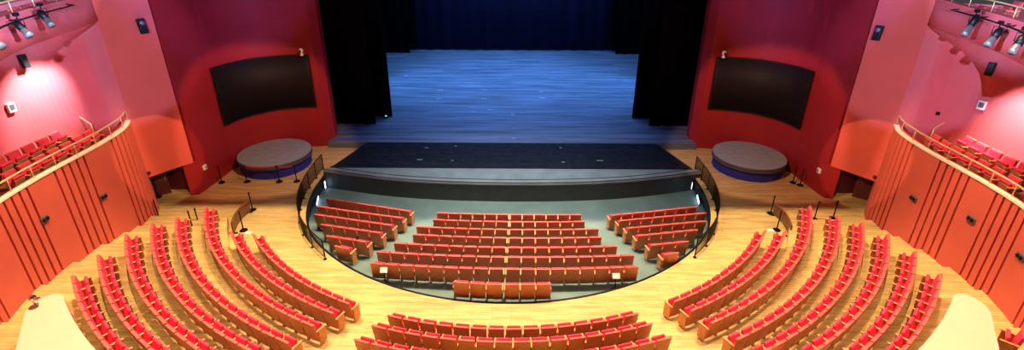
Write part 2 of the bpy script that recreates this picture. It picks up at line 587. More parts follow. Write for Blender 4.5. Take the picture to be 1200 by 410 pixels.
# upper balcony fronts
UB = smooth_line([(-16.2, 20.2), (-15.85, 19.3), (-15.4, 17.8), (-15.2, 16.9), (-14.92, 15.8), (-14.45, 14.5), (-13.85, 13.3), (-13.0, 11.9)], 8)
for s, nm in SIDES:
    w = MB().wall(UB[::-1], 8.12, 9.1, 0.2, smooth=True)
    if s > 0: w.mirror()
    struct(w.build('wall_%s_balcony_front' % nm, MT['gallery']))
    w = MB().wall([(x + 0.03, y) for x, y in UB][::-1], 9.08, 9.14, 0.28)
    if s > 0: w.mirror()
    struct(w.build('trim_%s_balcony_cap' % nm, MT['gallery']))
    w = MB().prism([(x - 0.1, y) for x, y in UB] + [(-17.0, 9.5), (-20.5, 12), (-20.5, 20.2)], 8.13, 8.2)
    if s > 0: w.mirror()
    struct(w.build('floor_%s_balcony' % nm, MT['brown']))
    w = MB().wall([(-20.3, 9.0), (-20.3, 20.4)], 8.2, 13.0, 0.2)
    if s > 0: w.mirror()
    struct(w.build('wall_%s_balcony' % nm, MT['door']))
    t = empty('balcony_rail')
    rl = [(p.x - 0.1, p.y) for p, k in resample(UB, 0.3)][1:]
    r_ = MB().tube([(x, y, 9.46) for x, y in rl], 0.026)
    pp = [MB().tube([(rl[i][0], rl[i][1], 9.12), (rl[i][0], rl[i][1], 9.46)], 0.016) for i in range(0, len(rl), 4)]
    for q in [r_] + pp:
        if s > 0: q.mirror()
    r_.build('handrail', MT['brass'], t)
    for q in pp:
        q.build('post', MT['brass'], t)
    tag(t, 'brass handrail along the top of the curved pink balcony at upper %s' % nm, 'railing')

# ------------------------------------------------------------------ LED screens, platforms
for s, nm in SIDES:
    t = empty('led_screen', (0, 0, 0))
    scr = [(x, y) for x, y in LEDARC]
    cx_, cy_ = -11.6, 24.0
    def inset(d):
        out = []
        for x, y in scr:
            v = Vector((cx_ - x, cy_ - y)).normalized()
            out.append((x + v.x * d, y + v.y * d))
        return out
    L1 = resample(inset(0.1), 0.15)
    L1 = [(p.x, p.y) for p, k in L1 if p.x < -11.02]
    q = MB().wall(L1, 2.12, 5.06, 0.08, smooth=True)
    L2 = [(x + (cx_ - x) * 0.004, y + (cy_ - y) * 0.004) for x, y in L1]
    e = MB().wall(L2, 2.08, 2.14, 0.1).wall(L2, 5.04, 5.1, 0.1)
    d0 = L2[0]; d1 = L2[-1]
    e.box((d0[0], d0[1], 3.59), (0.08, 0.08, 3.02)).box((d1[0], d1[1], 3.59), (0.08, 0.08, 3.02))
    for u in (q, e):
        if s > 0: u.mirror()
    q.build('display', MT['screen'], t)
    e.build('frame', MT['screen_edge'], t)
    tag(t, 'large curved dark LED screen on the %s red proscenium wall' % nm, 'screen')
    # camera on top of the screen
    cx2, cy2 = (L1[-1][0] - 0.55, 26.95)
    t = empty('video_camera', (s * 11.35, 26.84, 5.1))
    MB().lathe([(0.09, 0.0), (0.09, 0.04), (0.05, 0.06), (0.05, 0.16), (0.10, 0.18), (0.12, 0.26), (0.10, 0.34), (0.04, 0.38)], n=20).build('housing', MT['white'], t)
    MB().tube([(0, -0.08, 0.26), (0, -0.16, 0.25)], [0.06, 0.05], 14).build('lens', MT['black_plastic'], t)
    MB().box((0, 0.1, 0.03), (0.08, 0.24, 0.03), bev=0.005).build('bracket', MT['white'], t)
    tag(t, 'small white camera standing on top of the %s curved screen' % nm, 'camera')
    # wall socket box
    p = (s * 14.98, 22.0, 0.75)
    t = empty('wall_box', p)
    MB().box((-s * 0.05, 0, 0), (0.1, 0.22, 0.24), bev=0.02).build('cover', MT['white'], t)
    MB().box((-s * 0.105, 0, 0.0), (0.015, 0.1, 0.1), bev=0.004).build('socket', MT['silver'], t)
    tag(t, 'small white wall box low on the red wall near the %s round platform' % nm, 'wall box')
    # round platform
    c = (s * 12.72, 24.62, ZR)
    t = empty('round_platform', c)
    MB().lathe([(1.72, 0.0), (1.76, 0.02), (1.76, 0.55)], n=72).build('skirt', MT['blue_skirt'], t)
    for k in range(20):
        a = 2 * PI * k / 20
        MB().box((1.765 * math.cos(a), 1.765 * math.sin(a), 0.28), (0.025, 0.05, 0.54), a, 0.008).build('skirt_rib', MT['blue_skirt'], t)
    MB().lathe([(1.80, 0.52), (1.86, 0.54), (1.86, 0.74), (1.84, 0.76)], n=96).build('rim', MT['platform_rim'], t)
    MB().lathe([(1.83, 0.755), (1.83, 0.775)], n=96).build('deck', MT['platform_top'], t)
    tag(t, 'round grey topped platform with blue skirt below the %s screen' % nm, 'platform')

# ------------------------------------------------------------------ speakers
def speaker(name, loc, rz, tilt, w, h, d, label, dish=True):
    t = empty(name, loc, rz)
    rot = Matrix.Rotation(tilt, 4, 'X')
    MB().box(rot @ Vector((0, -d / 2 - 0.08, 0)), (w, d, h), rot, 0.02).build('cabinet', MT['black_plastic'], t)
    g = MB()
    c = rot @ Vector((0, -d - 0.085, 0))
    g.box(c, (w * 0.86, 0.015, h * 0.92), rot, 0.005)
    g.build('grille', MT['dark_metal'], t)
    if dish:
        m = MB().lathe([(0.10, 0), (0.085, 0.03), (0.03, 0.045)], n=20)
        rr = rot @ Matrix.Rotation(PI / 2, 4, 'X')
        cc = rot @ Vector((0, -d - 0.09, h * 0.2))
        m.v = [tuple(rr @ Vector(v) + cc) for v in m.v]
        m.build('horn', MT['silver'], t)
    MB().box((0, -0.05, 0), (0.1, 0.12, 0.1), bev=0.01).build('bracket', MT['dark_metal'], t)
    return tag(t, label, 'speaker')


def wall_at(px, py, line):
    """where the line of sight meets an upright wall over a plan polyline"""
    d = ray(px, py)
    best = None
    for (x0, y0), (x1, y1) in zip(line, line[1:]):
        ex, ey = x1 - x0, y1 - y0
        den = d.x * ey - d.y * ex
        if abs(den) < 1e-9: continue
        k = (x0 * ey - y0 * ex) / den
        t = ((d.x * k - x0) * ex + (d.y * k - y0) * ey) / (ex * ex + ey * ey)
        if k > 0 and -1e-6 <= t <= 1 + 1e-6 and (best is None or k < best[0]):
            best = (k, Vector((d.x * k, d.y * k, H + d.z * k)), math.atan2(ey, ex))
    return best[1], best[2]


PANL = smooth_line([(-15.0, 21.4), (-15.55, 20.6), (-16.08, 19.82)], 5)
REARL = smooth_line([(-16.08, 19.82), (-16.5, 19.45), (-17.3, 19.2), (-18.0, 18.7), (-18.35, 17.8), (-18.4, 16.5), (-18.3, 14.5), (-17.9, 12), (-17, 9)], 5)
def facing(a, s):
    # rotation that turns local -y towards the hall for a wall tangent angle a
    n = Vector((math.sin(a), -math.cos(a)))
    if n.x * s > 0: n = -n
    return math.atan2(n.y, n.x) + PI / 2


for s, px, py in ((-1, 164.5, 31), (1, 1031, 39)):
    p, a = wall_at(px, py, PANL if s < 0 else mirx(PANL))
    speaker('wall_speaker', p, facing(a, s), R(-10), 0.25, 0.6, 0.24, 'small black speaker high on the tall pink and orange %s panel' % ('left' if s < 0 else 'right'))
for s, px, py in ((-1, 25, 72), (1, 1162, 81)):
    p, a = wall_at(px, py, REARL if s < 0 else mirx(REARL))
    speaker('gallery_speaker', p, facing(a, s), R(-8), 0.21, 0.5, 0.2, 'black speaker on the pink %s gallery wall under the upper balcony' % ('left' if s < 0 else 'right'), False)
for s, px, py in ((-1, 11, 126), (1, 1151.5, 123)):
    p, a = wall_at(px, py, REARL if s < 0 else mirx(REARL))
    t = empty('switch_box', p, facing(a, s))
    MB().box((0, -0.06, 0), (0.26, 0.12, 0.34), bev=0.015).build('box', MT['white'], t)
    MB().box((0, -0.125, 0.02), (0.17, 0.015, 0.2), bev=0.004).build('cover_plate', MT['silver'], t)
    tag(t, 'small white switch box on the pink %s gallery wall' % ('left' if s < 0 else 'right'), 'switch box')
p, a = wall_at(1099, 133, mirx(REARL))
t = empty('wall_sensor', p, facing(a, 1))
MB().lathe([(0.07, -0.0), (0.07, 0.05), (0.03, 0.07)], n=16).build('dome', MT['black_plastic'], t)
MB().box((0, -0.01, 0), (0.14, 0.02, 0.14), bev=0.004).build('back_plate', MT['black_plastic'], t)
tag(t, 'tiny black sensor on the plain pink wall beside the brass stair handrail', 'sensor')

# chrome wall lights on the fluted front
for s, pts in ((-1, ((51.5, 257), (120.5, 230.5))), (1, ((1071, 232.5), (1139, 257), (1197, 301)))):
    for k, (px, py) in enumerate(pts):
        p, a = wall_at(px, py, FL if s < 0 else mirx(FL))
        t = empty('wall_light', p, facing(a, s))
        MB().box((0, -0.025, 0), (0.32, 0.05, 0.2), bev=0.012).build('plate', MT['silver'], t)
        for dx in (-0.075, 0.075):
            m = MB().lathe([(0.055, 0), (0.055, 0.035), (0.035, 0.04)], n=16)
            rr = Matrix.Rotation(PI / 2, 4, 'X')
            m.v = [tuple(rr @ Vector(v) + Vector((dx, -0.045, 0))) for v in m.v]
            m.build('lens', MT['black_plastic'], t)
        which = ('nearer the side door', 'farther from the side door', 'cut by the frame edge')[k if s > 0 else 1 - k]
        tag(t, 'twin chrome wall light on the %s fluted wall, the one %s' % ('left' if s < 0 else 'right', which), 'wall light', 'twin wall lights on the fluted fronts')

# ------------------------------------------------------------------ stage lamps on the balcony fronts
def stage_lamp(px0, py0, px1, py1, s, label):
    line = [(x + 0.3, y) for x, y in UB]
    line = line if s < 0 else mirx(line)
    a, _ = wall_at(px0, py0, line)      # rear of the lamp
    b = a + Vector((-s * 0.28, 0.18, -0.05))
    # lens end: on the line of sight, about 0.5 m from the rear
    d = ray(px1, py1)
    C0 = Vector((0, 0, H))
    k = (a - C0).dot(d) / d.dot(d)
    b = C0 + d * (k * 0.985)
    ax = (b - a).normalized()
    ln = (b - a).length
    t = empty('stage_lamp', a)
    ax_b = ax * ln
    MB().tube([Vector((0, 0, 0)), ax_b * 0.08, ax_b * 0.55], [0.07, 0.1, 0.1], 16).build('body', MT['dark_metal'], t)
    MB().tube([ax_b * 0.5, ax_b * 0.62, ax_b * 0.9, ax_b], [0.085, 0.085, 0.11, 0.12], 18).build('lens_barrel', MT['silver'], t)
    MB().tube([ax_b * 0.995, ax_b * 1.01], [0.1, 0.1], 18).build('lens', MT['lens'], t)
    m = ax_b * 0.35
    side = ax.cross(Vector((0, 0, 1))).normalized() * 0.125
    MB().tube([m + side, m + side + Vector((0, 0, 0.22)), m - side + Vector((0, 0, 0.22)), m - side], 0.014, 6).build('yoke', MT['dark_metal'], t)
    c = m + Vector((0, 0, 0.22))
    MB().tube([c, c + Vector((0, 0, 0.1))], 0.02, 6).box(c + Vector((0, 0, 0.13)), (0.1, 0.14, 0.1), bev=0.015).build('clamp', MT['dark_metal'], t)
    return tag(t, label, 'stage light', 'spotlights on the balcony fronts')


for s, defs in ((-1, ((46, 13, 61, 30), (18, 26, 35, 42), (-14, 42, 2, 55))), (1, ((1146, 18, 1130, 41), (1173, 34, 1157, 53), (1200, 42, 1186, 62)))):
    for k, dd in enumerate(defs):
        stage_lamp(*dd, s, 'black and silver spotlight on the %s balcony front, %s from the hall end' % ('left' if s < 0 else 'right', ('first', 'second', 'third')[k]))
    nm = 'left' if s < 0 else 'right'
    rl = [(p.x + 0.28, p.y) for p, k in resample(UB, 0.4)]
    rl = [p for p in rl if p[1] < 18.2]
    t = empty('lighting_pipe')
    m = MB().tube([(x, y, 8.98) for x, y in rl], 0.024)
    if s > 0: m.mirror()
    m.build('pipe', MT['dark_metal'], t)
    for i in range(0, len(rl), 4):
        m = MB().tube([(rl[i][0], rl[i][1], 8.98), (rl[i][0] - 0.27, rl[i][1], 9.0)], 0.018, 6)
        if s > 0: m.mirror()
        m.build('arm', MT['dark_metal'], t)
    tag(t, 'dark lamp pipe bracketed along the %s pink balcony front' % nm, 'pipe')

# ------------------------------------------------------------------ seats
def rx(a): return Matrix.Rotation(a, 4, 'X')
LEAN = R(-9)


def seat_shapes():
    S = {}
    # back shell: curved veneer board, leaning away from the sitter
    b = MB()
    nseg = 6
    vs, fs = [], []
    prof = [(0.085, 0.05), (0.14, 0.012), (0.26, -0.012), (0.60, -0.012), (0.80, -0.006), (0.83, 0.004)]
    for k in range(nseg + 1):
        x = -0.246 + 0.492 * k / nseg
        bow = 0.022 * (1 - (x / 0.246) ** 2)
        for z, o in prof:
            y = 0.115 - (z - 0.2) * 0.155 - bow + o
            vs.append((x, y, z))
        for z, o in reversed(prof):
            y = 0.115 - (z - 0.2) * 0.155 - bow + 0.028
            vs.append((x, y, z))
    m = 2 * len(prof)
    for k in range(nseg):
        for j in range(m):
            fs.append([k * m + j, k * m + (j + 1) % m, (k + 1) * m + (j + 1) % m, (k + 1) * m + j])
    fs += [list(range(m)), [nseg * m + j for j in range(m)][::-1]]
    b.add(vs, fs)
    S['back_shell'] = (b, 'seat_wood')
    b = MB()
    b.box((0, 0.088, 0.60), (0.462, 0.075, 0.46), rx(R(8.8)), 0.03)
    S['backrest'] = (b, 'red_fabric')
    S['lit_top_edge'] = (MB().box((0, 0.022, 0.846), (0.494, 0.085, 0.032), rx(R(-6)), 0.013), 'lit_salmon')  # strip for the brightly lit top edge, its light put into the colour
    a = R(72)
    b = MB()
    c = Vector((0, 0.20, 0.37)) + Vector((0, math.cos(a), math.sin(a))) * 0.18
    b.box(c, (0.44, 0.34, 0.09), rx(a), 0.03)
    S['seat'] = (b, 'red_fabric')
    b = MB()
    n = Vector((0, math.sin(a), -math.cos(a)))
    b.box(c + n * 0.05 - Vector((0, math.cos(a), math.sin(a))) * 0.05, (0.40, 0.24, 0.02), rx(a), 0.006)
    S['seat_underside'] = (b, 'seat_wood')
    def panel(x, w):
        q = MB()
        q.prism([(x - w / 2, 0.125), (x + w / 2, 0.125), (x + w / 2, 0.40), (x - w / 2, 0.40)], lambda xx, yy: 0.0 if yy < .2 else 0.06, lambda xx, yy: 0.56)
        return q
    S['arm_panel'] = (panel(-0.258, 0.034), 'seat_wood')
    S['armrest'] = (MB().box((-0.258, 0.245, 0.575), (0.062, 0.40, 0.035), None, 0.012), 'arm_wood')
    S['end_panel'] = (panel(0.256, 0.036), 'arm_wood')
    S['end_armrest'] = (MB().box((0.256, 0.245, 0.575), (0.062, 0.40, 0.035), None, 0.012), 'arm_wood')
    S['foot'] = (MB().box((-0.258, 0.235, 0.012), (0.07, 0.18, 0.024), None, 0.006), 'dark_metal')
    S['crossbar'] = (MB().box((0, 0.19, 0.30), (0.48, 0.05, 0.05), None, 0.01), 'dark_metal')
    return S


SHAPES = seat_shapes()


def make_proto(end, gallery=False):
    """end: 0 inside a row, +1 row end with a second arm at +x, -1 row end whose outer (-x) panel is golden"""
    t = empty('gallery_chair' if gallery else 'theatre_chair')
    P = {}
    def part(k, name, parent, m=None):
        b, mm = SHAPES[k]
        nb = MB()
        nb.v, nb.f, nb.mi, nb.sm = b.v[:], [f[:] for f in b.f], b.mi[:], b.sm[:]
        P[k] = nb.build(name, MT[m or mm], parent)
        return P[k]
    bs = part('back_shell', 'back_shell', t)
    part('lit_top_edge', 'lit_top_edge', bs)
    part('backrest', 'backrest', t)
    s = part('seat', 'seat', t)
    part('seat_underside', 'seat_underside', s, None if gallery else 'lit_salmon')
    ap = part('arm_panel', 'arm_panel', t, 'arm_wood' if end < 0 else None)
    part('armrest', 'armrest', ap)
    part('foot', 'floor_foot', ap)
    part('crossbar', 'crossbar', t)
    if end > 0:
        ep = part('end_panel', 'arm_panel', t)
        part('end_armrest', 'armrest', ep)
    return t


PROTO = {(g, e): make_proto(e, g) for g in (False, True) for e in (0, 1, -1)}
SEATS = []          # (location, rotz, xscale, end, label, group)
ORD = ['first', 'second', 'third', 'fourth', 'fifth', 'sixth', 'seventh', 'eighth', 'ninth', 'tenth', 'eleventh', 'twelfth', 'thirteenth',
       'fourteenth', 'fifteenth', 'sixteenth', 'seventeenth', 'eighteenth', 'nineteenth', 'twentieth']


def in_view(p, m=10):
    x, y, d = project(p)
    return d > 0 and -m < x < 1200 + m and -m < y < 410 + m * 0.6


def add_seat(x, y, z, rz, sx, end, label, group, kind='theatre_chair'):
    if in_view((x, y, z + 0.85)):
        SEATS.append(dict(p=(x, y, z), rz=rz, sx=sx, end=end, label=label, group=group, kind=kind))


def arc_row(a0, a1, rad, z, lab, group, pitch=0.55, rev=False):
    n = int(round(rad * R(a1 - a0) / pitch))
    for i in range(n):
        a = R(a0 + (a1 - a0) * (i + 0.5) / n)
        x, y = CX + rad * math.sin(a), CYC - rad * math.cos(a)
        w = rad * R(a1 - a0) / n
        end = 1 if i == n - 1 else (-1 if i == 0 else 0)
        k = n - 1 - i if rev else i
        add_seat(x, y, z, a, w / 0.55, end, lab(ORD[k]), group)


for n in range(1, 9):
    for s, nm in SIDES:
        a = (HEAD[n][0], TAIL[0]) if s < 0 else (TAIL[1], HEAD[n][1])
        arc_row(a[0], a[1], RN[n], zt(n), lambda o, n=n, nm=nm: 'red tip-up seat %s from stage end, %s row out from the pit, %s block' % (o, ORD[n - 1], nm),
                'seats of the %s curved side block' % nm, rev=s > 0)
for n in range(1, 5):
    arc_row(CEND[n][0], CEND[n][1], RN[n], zt(n), lambda o, n=n: 'red seat seen from behind, %s from left, %s row of the lowest centre block' % (o, ORD[n - 1]),
            'seats of the centre block behind the pit')


def circle3(a, b, c):
    ax, ay, bx, by, cx, cy = *a, *b, *c
    d = 2 * (ax * (by - cy) + bx * (cy - ay) + cx * (ay - by))
    ux = ((ax * ax + ay * ay) * (by - cy) + (bx * bx + by * by) * (cy - ay) + (cx * cx + cy * cy) * (ay - by)) / d
    uy = ((ax * ax + ay * ay) * (cx - bx) + (bx * bx + by * by) * (ax - cx) + (cx * cx + cy * cy) * (bx - ax)) / d
    return (ux, uy), math.hypot(ax - ux, ay - uy)


PIT = {1: ((-3.38, 19.4), (-.1, 19.27), (3.14, 19.3), 6), 2: ((-3.45, 18.75), (-.1, 18.58), (3.2, 18.65), 6), 3: ((-4.06, 18.1), (-.12, 17.88), (3.7, 17.98), 7),
       4: ((-4.09, 17.42), (-.15, 17.17), (3.7, 17.28), 7), 5: ((-4.7, 16.72), (-.18, 16.42), (4.2, 16.58), 8), 6: ((-5.22, 16.05), (-.2, 15.71), (4.72, 15.9), 9),
       7: ((-5.25, 15.26), (-.24, 14.9), (4.7, 15.12), 9), 8: ((-2.05, 14.1), (-.27, 13.95), (1.4, 14.0), 3)}
for n, (a, b, c, k) in PIT.items():
    (ux, uy), rr = circle3(a, b, c)
    th = [math.atan2(p[0] - ux, uy - p[1]) for p in (a, b, c)]
    for half, (t0, t1) in enumerate(((th[0], th[1] - 0.03 / rr), (th[1] + 0.03 / rr, th[2]))):
        for i in range(k):
            t = t0 + (t1 - t0) * (i + 0.5) / k
            x, y = ux + rr * math.sin(t), uy - rr * math.cos(t)
            end = 1 if i == k - 1 else (-1 if i == 0 else 0)
            o = ORD[k - 1 - i] if half == 0 else ORD[i]
            add_seat(x, y, zpit(x, y), t, (t1 - t0) * rr / k / 0.55, end,
                     'pit seat %s from the middle towards %s, %s row from stage in the central block' % (o, ('left', 'right')[half], ORD[n - 1]), 'seats of the middle pit block')
SIDE = [[(-8.77, 20.67), (-4.59, 19.55), (4.41, 19.25), (8.57, 20.1)], [(-8.97, 19.97), (-4.79, 18.87), (4.67, 18.72), (8.8, 19.55)], [(-8.81, 19.2), (-5.08, 18.19), (4.89, 18.05), (8.5, 18.75)],
        [(-8.15, 18.24), (-5.39, 17.52), (5.16, 17.4), (7.85, 17.95)], [(-7.58, 17.28), (-5.78, 16.78), (5.49, 16.65), (7.15, 16.98)], [(-6.98, 16.48), (-6.3, 16.26), (5.84, 15.95), (6.5, 16.12)]]
for n, q in enumerate(SIDE):
    for half, (a, b) in enumerate(((q[0], q[1]), (q[2], q[3]))):
        L = math.hypot(b[0] - a[0], b[1] - a[1])
        k = max(1, round(L / 0.55))
        rz = math.atan2(b[1] - a[1], b[0] - a[0])
        for i in range(k):
            f = (i + 0.5) / k
            x, y = a[0] + (b[0] - a[0]) * f, a[1] + (b[1] - a[1]) * f
            end = 1 if i == k - 1 else (-1 if i == 0 else 0)
            o = ORD[k - 1 - i] if half == 0 else ORD[i]
            add_seat(x, y, zpit(x, y), rz, L / k / 0.55, end,
                     'pit seat %s from the aisle, %s slanting row from stage on the %s side' % (o, ORD[n], ('left', 'right')[half]), 'seats of the slanting pit blocks')

# gallery seats: their own kind, seen from the front
def gal_row(xoff, z, y0, y1, s, lab, group, dx=0.0):
    ln = [(x - xoff, y) for x, y in FL if y < y0 + 0.6]
    pts = [q for q in resample(ln, 0.02) if y1 < q[0].y < y0]
    L = pts[-1][1] - pts[0][1]
    k = int(L / 0.585)
    for i in range(k):
        q = pts[min(len(pts) - 1, int((i + 0.5) * 0.585 / 0.02))]
        j = pts.index(q)
        a, b = pts[max(0, j - 8)][0], pts[min(len(pts) - 1, j + 8)][0]
        d = (b - a).normalized()
        n = Vector((-d.y, d.x))
        if n.x < 0: n = -n               # towards the hall on the left side
        x, y = q[0].x * (-s), q[0].y
        nx_ = n.x * (-s)
        rz = math.atan2(n.y, nx_) - PI / 2
        end = 0
        if i == 0: end = 1 if s < 0 else -1
        if i == k - 1: end = -1 if s < 0 else 1
        add_seat(x, y, z, rz, 1.0, end, lab(ORD[i]), group, 'gallery_chair')


for s, nm in SIDES:
    gal_row(1.15, 3.27, 18.55, 12.3, s, lambda o, nm=nm: 'red gallery seat %s from the tall panel, front row over the %s fluted wall' % (o, nm), 'front row of the %s gallery' % nm)
    gal_row(1.92, 3.47, 17.9, 12.6, s, lambda o, nm=nm: 'red gallery seat %s from the tall panel, rear row of the %s gallery' % (o, nm), 'rear row of the %s gallery' % nm)
# upper balcony rows
for s, nm in SIDES:
    for row, (off, z) in enumerate(((0.95, 8.2), (1.75, 8.42))):
        ln = [(x - off, y - off * 0.3) for x, y in UB]
        pts = [q for q in resample(ln, 0.02) if q[0].y < 18.6]
        for i in range(11):
            j = int((i + 0.5) * 0.56 / 0.02)
            if j + 8 >= len(pts): break
            q = pts[j]
            a, b = pts[max(0, j - 8)][0], pts[j + 8][0]
            d = (b - a).normalized()
            n = Vector((-d.y, d.x))
            if n.x < 0: n = -n
            rz = math.atan2(n.y, n.x * (-s)) - PI / 2
            if in_view((q[0].x * -s, q[0].y, z + 0.8), -2):
                add_seat(q[0].x * -s, q[0].y, z, rz, 1.0, 0, 'red seat %s from hall end, %s row behind the upper %s balcony rail' % (ORD[i], ('front', 'rear')[row], nm),
                         'seats on the upper %s balcony' % nm, 'gallery_chair')
# one seat of the rear block at the frame's right edge
p = at(1203, 392, 1.05 + 0.85)
add_seat(p.x, p.y, zt(9), R(48), 1.0, 1, 'single red seat cut by the frame edge beside the cream parapet at lower right', 'rear block seats')

# the 315 theatre seats that show largest are objects, the small far ones one mass
for d in SEATS:
    d['dep'] = project((d['p'][0], d['p'][1], d['p'][2] + 0.7))[2]
TH_ = sorted([d for d in SEATS if d['kind'] == 'theatre_chair'], key=lambda d: d['dep'])
KEEP = TH_[:315]
REST = TH_[315:]
used = set()


def place(d):
    key = (d['kind'] == 'gallery_chair', d['end'])
    pr = PROTO[key]
    if key in used:
        o = copy_tree(pr)
    else:
        o = pr
        used.add(key)
    o.name = d['kind']
    o.location = d['p']
    o.rotation_euler = (0, 0, d['rz'])
    o.scale = (d['sx'], 1, 1)
    tag(o, d['label'], 'seat', d['group'])


for d in KEEP + [d for d in SEATS if d['kind'] != 'theatre_chair']:
    place(d)
print('SEATS', len(TH_), 'kept', len(KEEP), 'gallery', len(SEATS) - len(TH_))
mass = MB()
slots = ['seat_wood', 'red_fabric', 'arm_wood', 'dark_metal', 'lit_salmon']
for d in REST:
    Mx = Matrix.Translation(d['p']) @ Matrix.Rotation(d['rz'], 4, 'Z') @ Matrix.Diagonal((d['sx'], 1, 1, 1))
    for k, (b, mm) in SHAPES.items():
        if k in ('end_panel', 'end_armrest') and d['end'] <= 0: continue
        if k == 'end_panel': mm = 'seat_wood'
        if k == 'seat_underside': mm = 'lit_salmon'
        mass.add([tuple(Mx @ Vector(v)) for v in b.v], b.f, slots.index(mm))
if REST:
    o = mass.build('theatre_chair_mass', [MT[x] for x in slots])
    o['kind'] = 'stuff'
    tag(o, 'the farthest small red tip-up seats near the stage', 'seat', 'far theatre seats')

# ------------------------------------------------------------------ cream parapets behind the side blocks
for s, nm in SIDES:
    t = empty('parapet', (0, 0, 0))
    c = (CX, CYC) if s < 0 else (0.2, CYC)
    out = arc((CX, CYC), 17.93, -43.5, -20, 24)
    nose = [(-12.6, 11.24), (-12.8, 11.33), (-12.98, 11.34), (-13.12, 11.22), (-13.2, 11.02), (-13.2, 10.8), (-13.12, 10.6)]
    back = [(-12.98, 10.38), (-12.68, 9.97), (-12.2, 9.28), (-11.4, 8.5), (-10.3, 7.7), (-9.0, 6.9)]
    poly = out[::-1] + nose + back
    pl = []
    for p in poly:
        pl.append((p[0] if s < 0 else -p[0] + 0.02, p[1] + (0.22 if s > 0 else 0)))
    if s > 0: pl = pl[::-1]
    MB().prism(pl, 0.6, 1.9).build('body', MT['cream'], t)
    MB().prism(pl, 1.9, 1.98).build('cap', MT['cream'], t)
    tag(t, 'cream round nosed parapet curving behind the outermost row of the %s block' % nm, 'parapet')
t = empty('rail_end', at(42, 357, 1.98))
MB().lathe([(0.07, 0), (0.07, 0.02), (0.03, 0.03), (0.03, 0.16), (0.08, 0.2), (0.09, 0.26), (0.05, 0.32)], n=18).build('knob', MT['chrome'], t)
MB().box((0.12, -0.02, 0.24), (0.22, 0.07, 0.07), bev=0.02).build('arm', MT['chrome'], t)
MB().lathe([(0.11, 0.0), (0.11, 0.012)], (0.03, -0.1, 0), n=18).build('base', MT['dark_wood'], t)
tag(t, 'small chrome fitting on the rounded nose of the cream parapet at lower left', 'fitting')

# ------------------------------------------------------------------ pit railings
for s, nm in SIDES:
    t = empty('pit_railing')
    angs = [-90 + (48) * i / 8.0 for i in range(9)] if s < 0 else [90 - 46 * i / 8.0 for i in range(9)]
    def rp(a, dr=0.24):
        r_ = rim_r(a) + dr
        return CX + r_ * math.sin(R(a)), CYC - r_ * math.cos(R(a))
    fine = []
    for i in range(8):
        for k in range(6):
            fine.append(angs[i] + (angs[i + 1] - angs[i]) * k / 6)
    fine.append(angs[-1])
    for nm2, z, r_ in (('handrail', 0.5, 0.022), ('bottom_rail', ZR + 0.1, 0.016)):
        MB().tube([(*rp(a), z) for a in fine], r_, 6).build(nm2, MT['dark_metal'], t)
    for a in angs:
        x, y = rp(a)
        MB().tube([(x, y, ZR), (x, y, 0.52)], 0.024, 6).lathe([(0.07, 0), (0.07, 0.015)], (x, y, ZR), 12).build('post', MT['dark_metal'], t)
    b = MB()
    for i in range(8):
        for k in range(1, 16):
            a = angs[i] + (angs[i + 1] - angs[i]) * k / 16
            x, y = rp(a)
            b.tube([(x, y, ZR + 0.1), (x, y, 0.5)], 0.009, 4, caps=False)
    b.build('baluster_lattice', MT['dark_metal'], t)
    tag(t, 'black curved railing with thin bars along the %s side of the pit' % nm, 'railing')
    # light slots in the pit wall
    for k, (a, z0, z1, w) in enumerate(((-84 if s < 0 else 85, -1.0, -0.55, 0.16), (-76 if s < 0 else 78, -1.02, -0.86, 0.9))):
        r_ = rim_r(a) - 0.1
        x, y = CX + r_ * math.sin(R(a)), CYC - r_ * math.cos(R(a))
        t = empty('pit_light', (x, y, z0), R(a))
        MB().box((0, 0.0, (z1 - z0) / 2), (w, 0.05, z1 - z0), bev=0.01).build('housing', MT['silver'], t)
        MB().box((0, 0.03, (z1 - z0) / 2), (w * 0.85, 0.012, (z1 - z0) * 0.85)).build('diffuser', MT['glow'], t)
        tag(t, ('upright' if k == 0 else 'long low') + ' glowing strip light on the dark pit wall at the %s' % nm, 'light')

# ------------------------------------------------------------------ stanchions, screens, signs
def stanchion(px, py, z, label, grp=None, h=0.92):
    p = at(px, py, z)
    t = empty('stanchion', p)
    MB().lathe([(0.16, 0), (0.165, 0.015), (0.15, 0.03), (0.04, 0.05)], n=24).build('base', MT['black_plastic'], t)
    MB().tube([(0, 0, 0.03), (0, 0, h - 0.06)], 0.026, 12).build('pole', MT['black_plastic'], t)
    MB().lathe([(0.034, h - 0.08), (0.036, h - 0.02), (0.024, h)], n=16).build('belt_head', MT['dark_metal'], t)
    return tag(t, label, 'stanchion', grp), p


G1 = 'black barrier posts'
stanchion(186.5, 255.5, ZR, 'black barrier post standing by the end of the left fluted wall', G1)
stanchion(226.5, 269, zt(2), 'black barrier post between two left seat rows, the nearer of that pair', G1)
stanchion(234, 265.5, ZR, 'black barrier post between two left seat rows, the one closer to stage', G1)
stanchion(296, 246, ZR, 'black barrier post on the walkway at far end of the brown left screen', G1)
stanchion(285.5, 270, ZR, 'black barrier post at the near end of the brown curved left screen', G1)
stanchion(903, 250, ZR, 'black barrier post at the far end of the brown curved right screen', G1)
stanchion(910, 269.5, ZR, 'black barrier post at the near end of the brown curved right screen', G1)
stanchion(185.5, 231, ZR, 'dark barrier post in the side doorway under the orange left panel', G1)
a1, p1 = stanchion(954, 257, ZR, 'black barrier post holding a red belt beside the third right row', G1)
a2, p2 = stanchion(976, 256, ZR, 'black barrier post at the other end of the red belt behind the right rows', G1)
L_ = [stanchion(260, 214, ZR, 'black barrier post by the red wall just outside the left round platform', G1),
      stanchion(289.5, 213, ZR, 'black belt post before left round platform, first of three from the wall', G1),
      stanchion(327.5, 213, ZR, 'black belt post before left round platform, second of three from the wall', G1),
      stanchion(348, 212.5, ZR, 'black belt post before left round platform, nearest the pit railing', G1)]
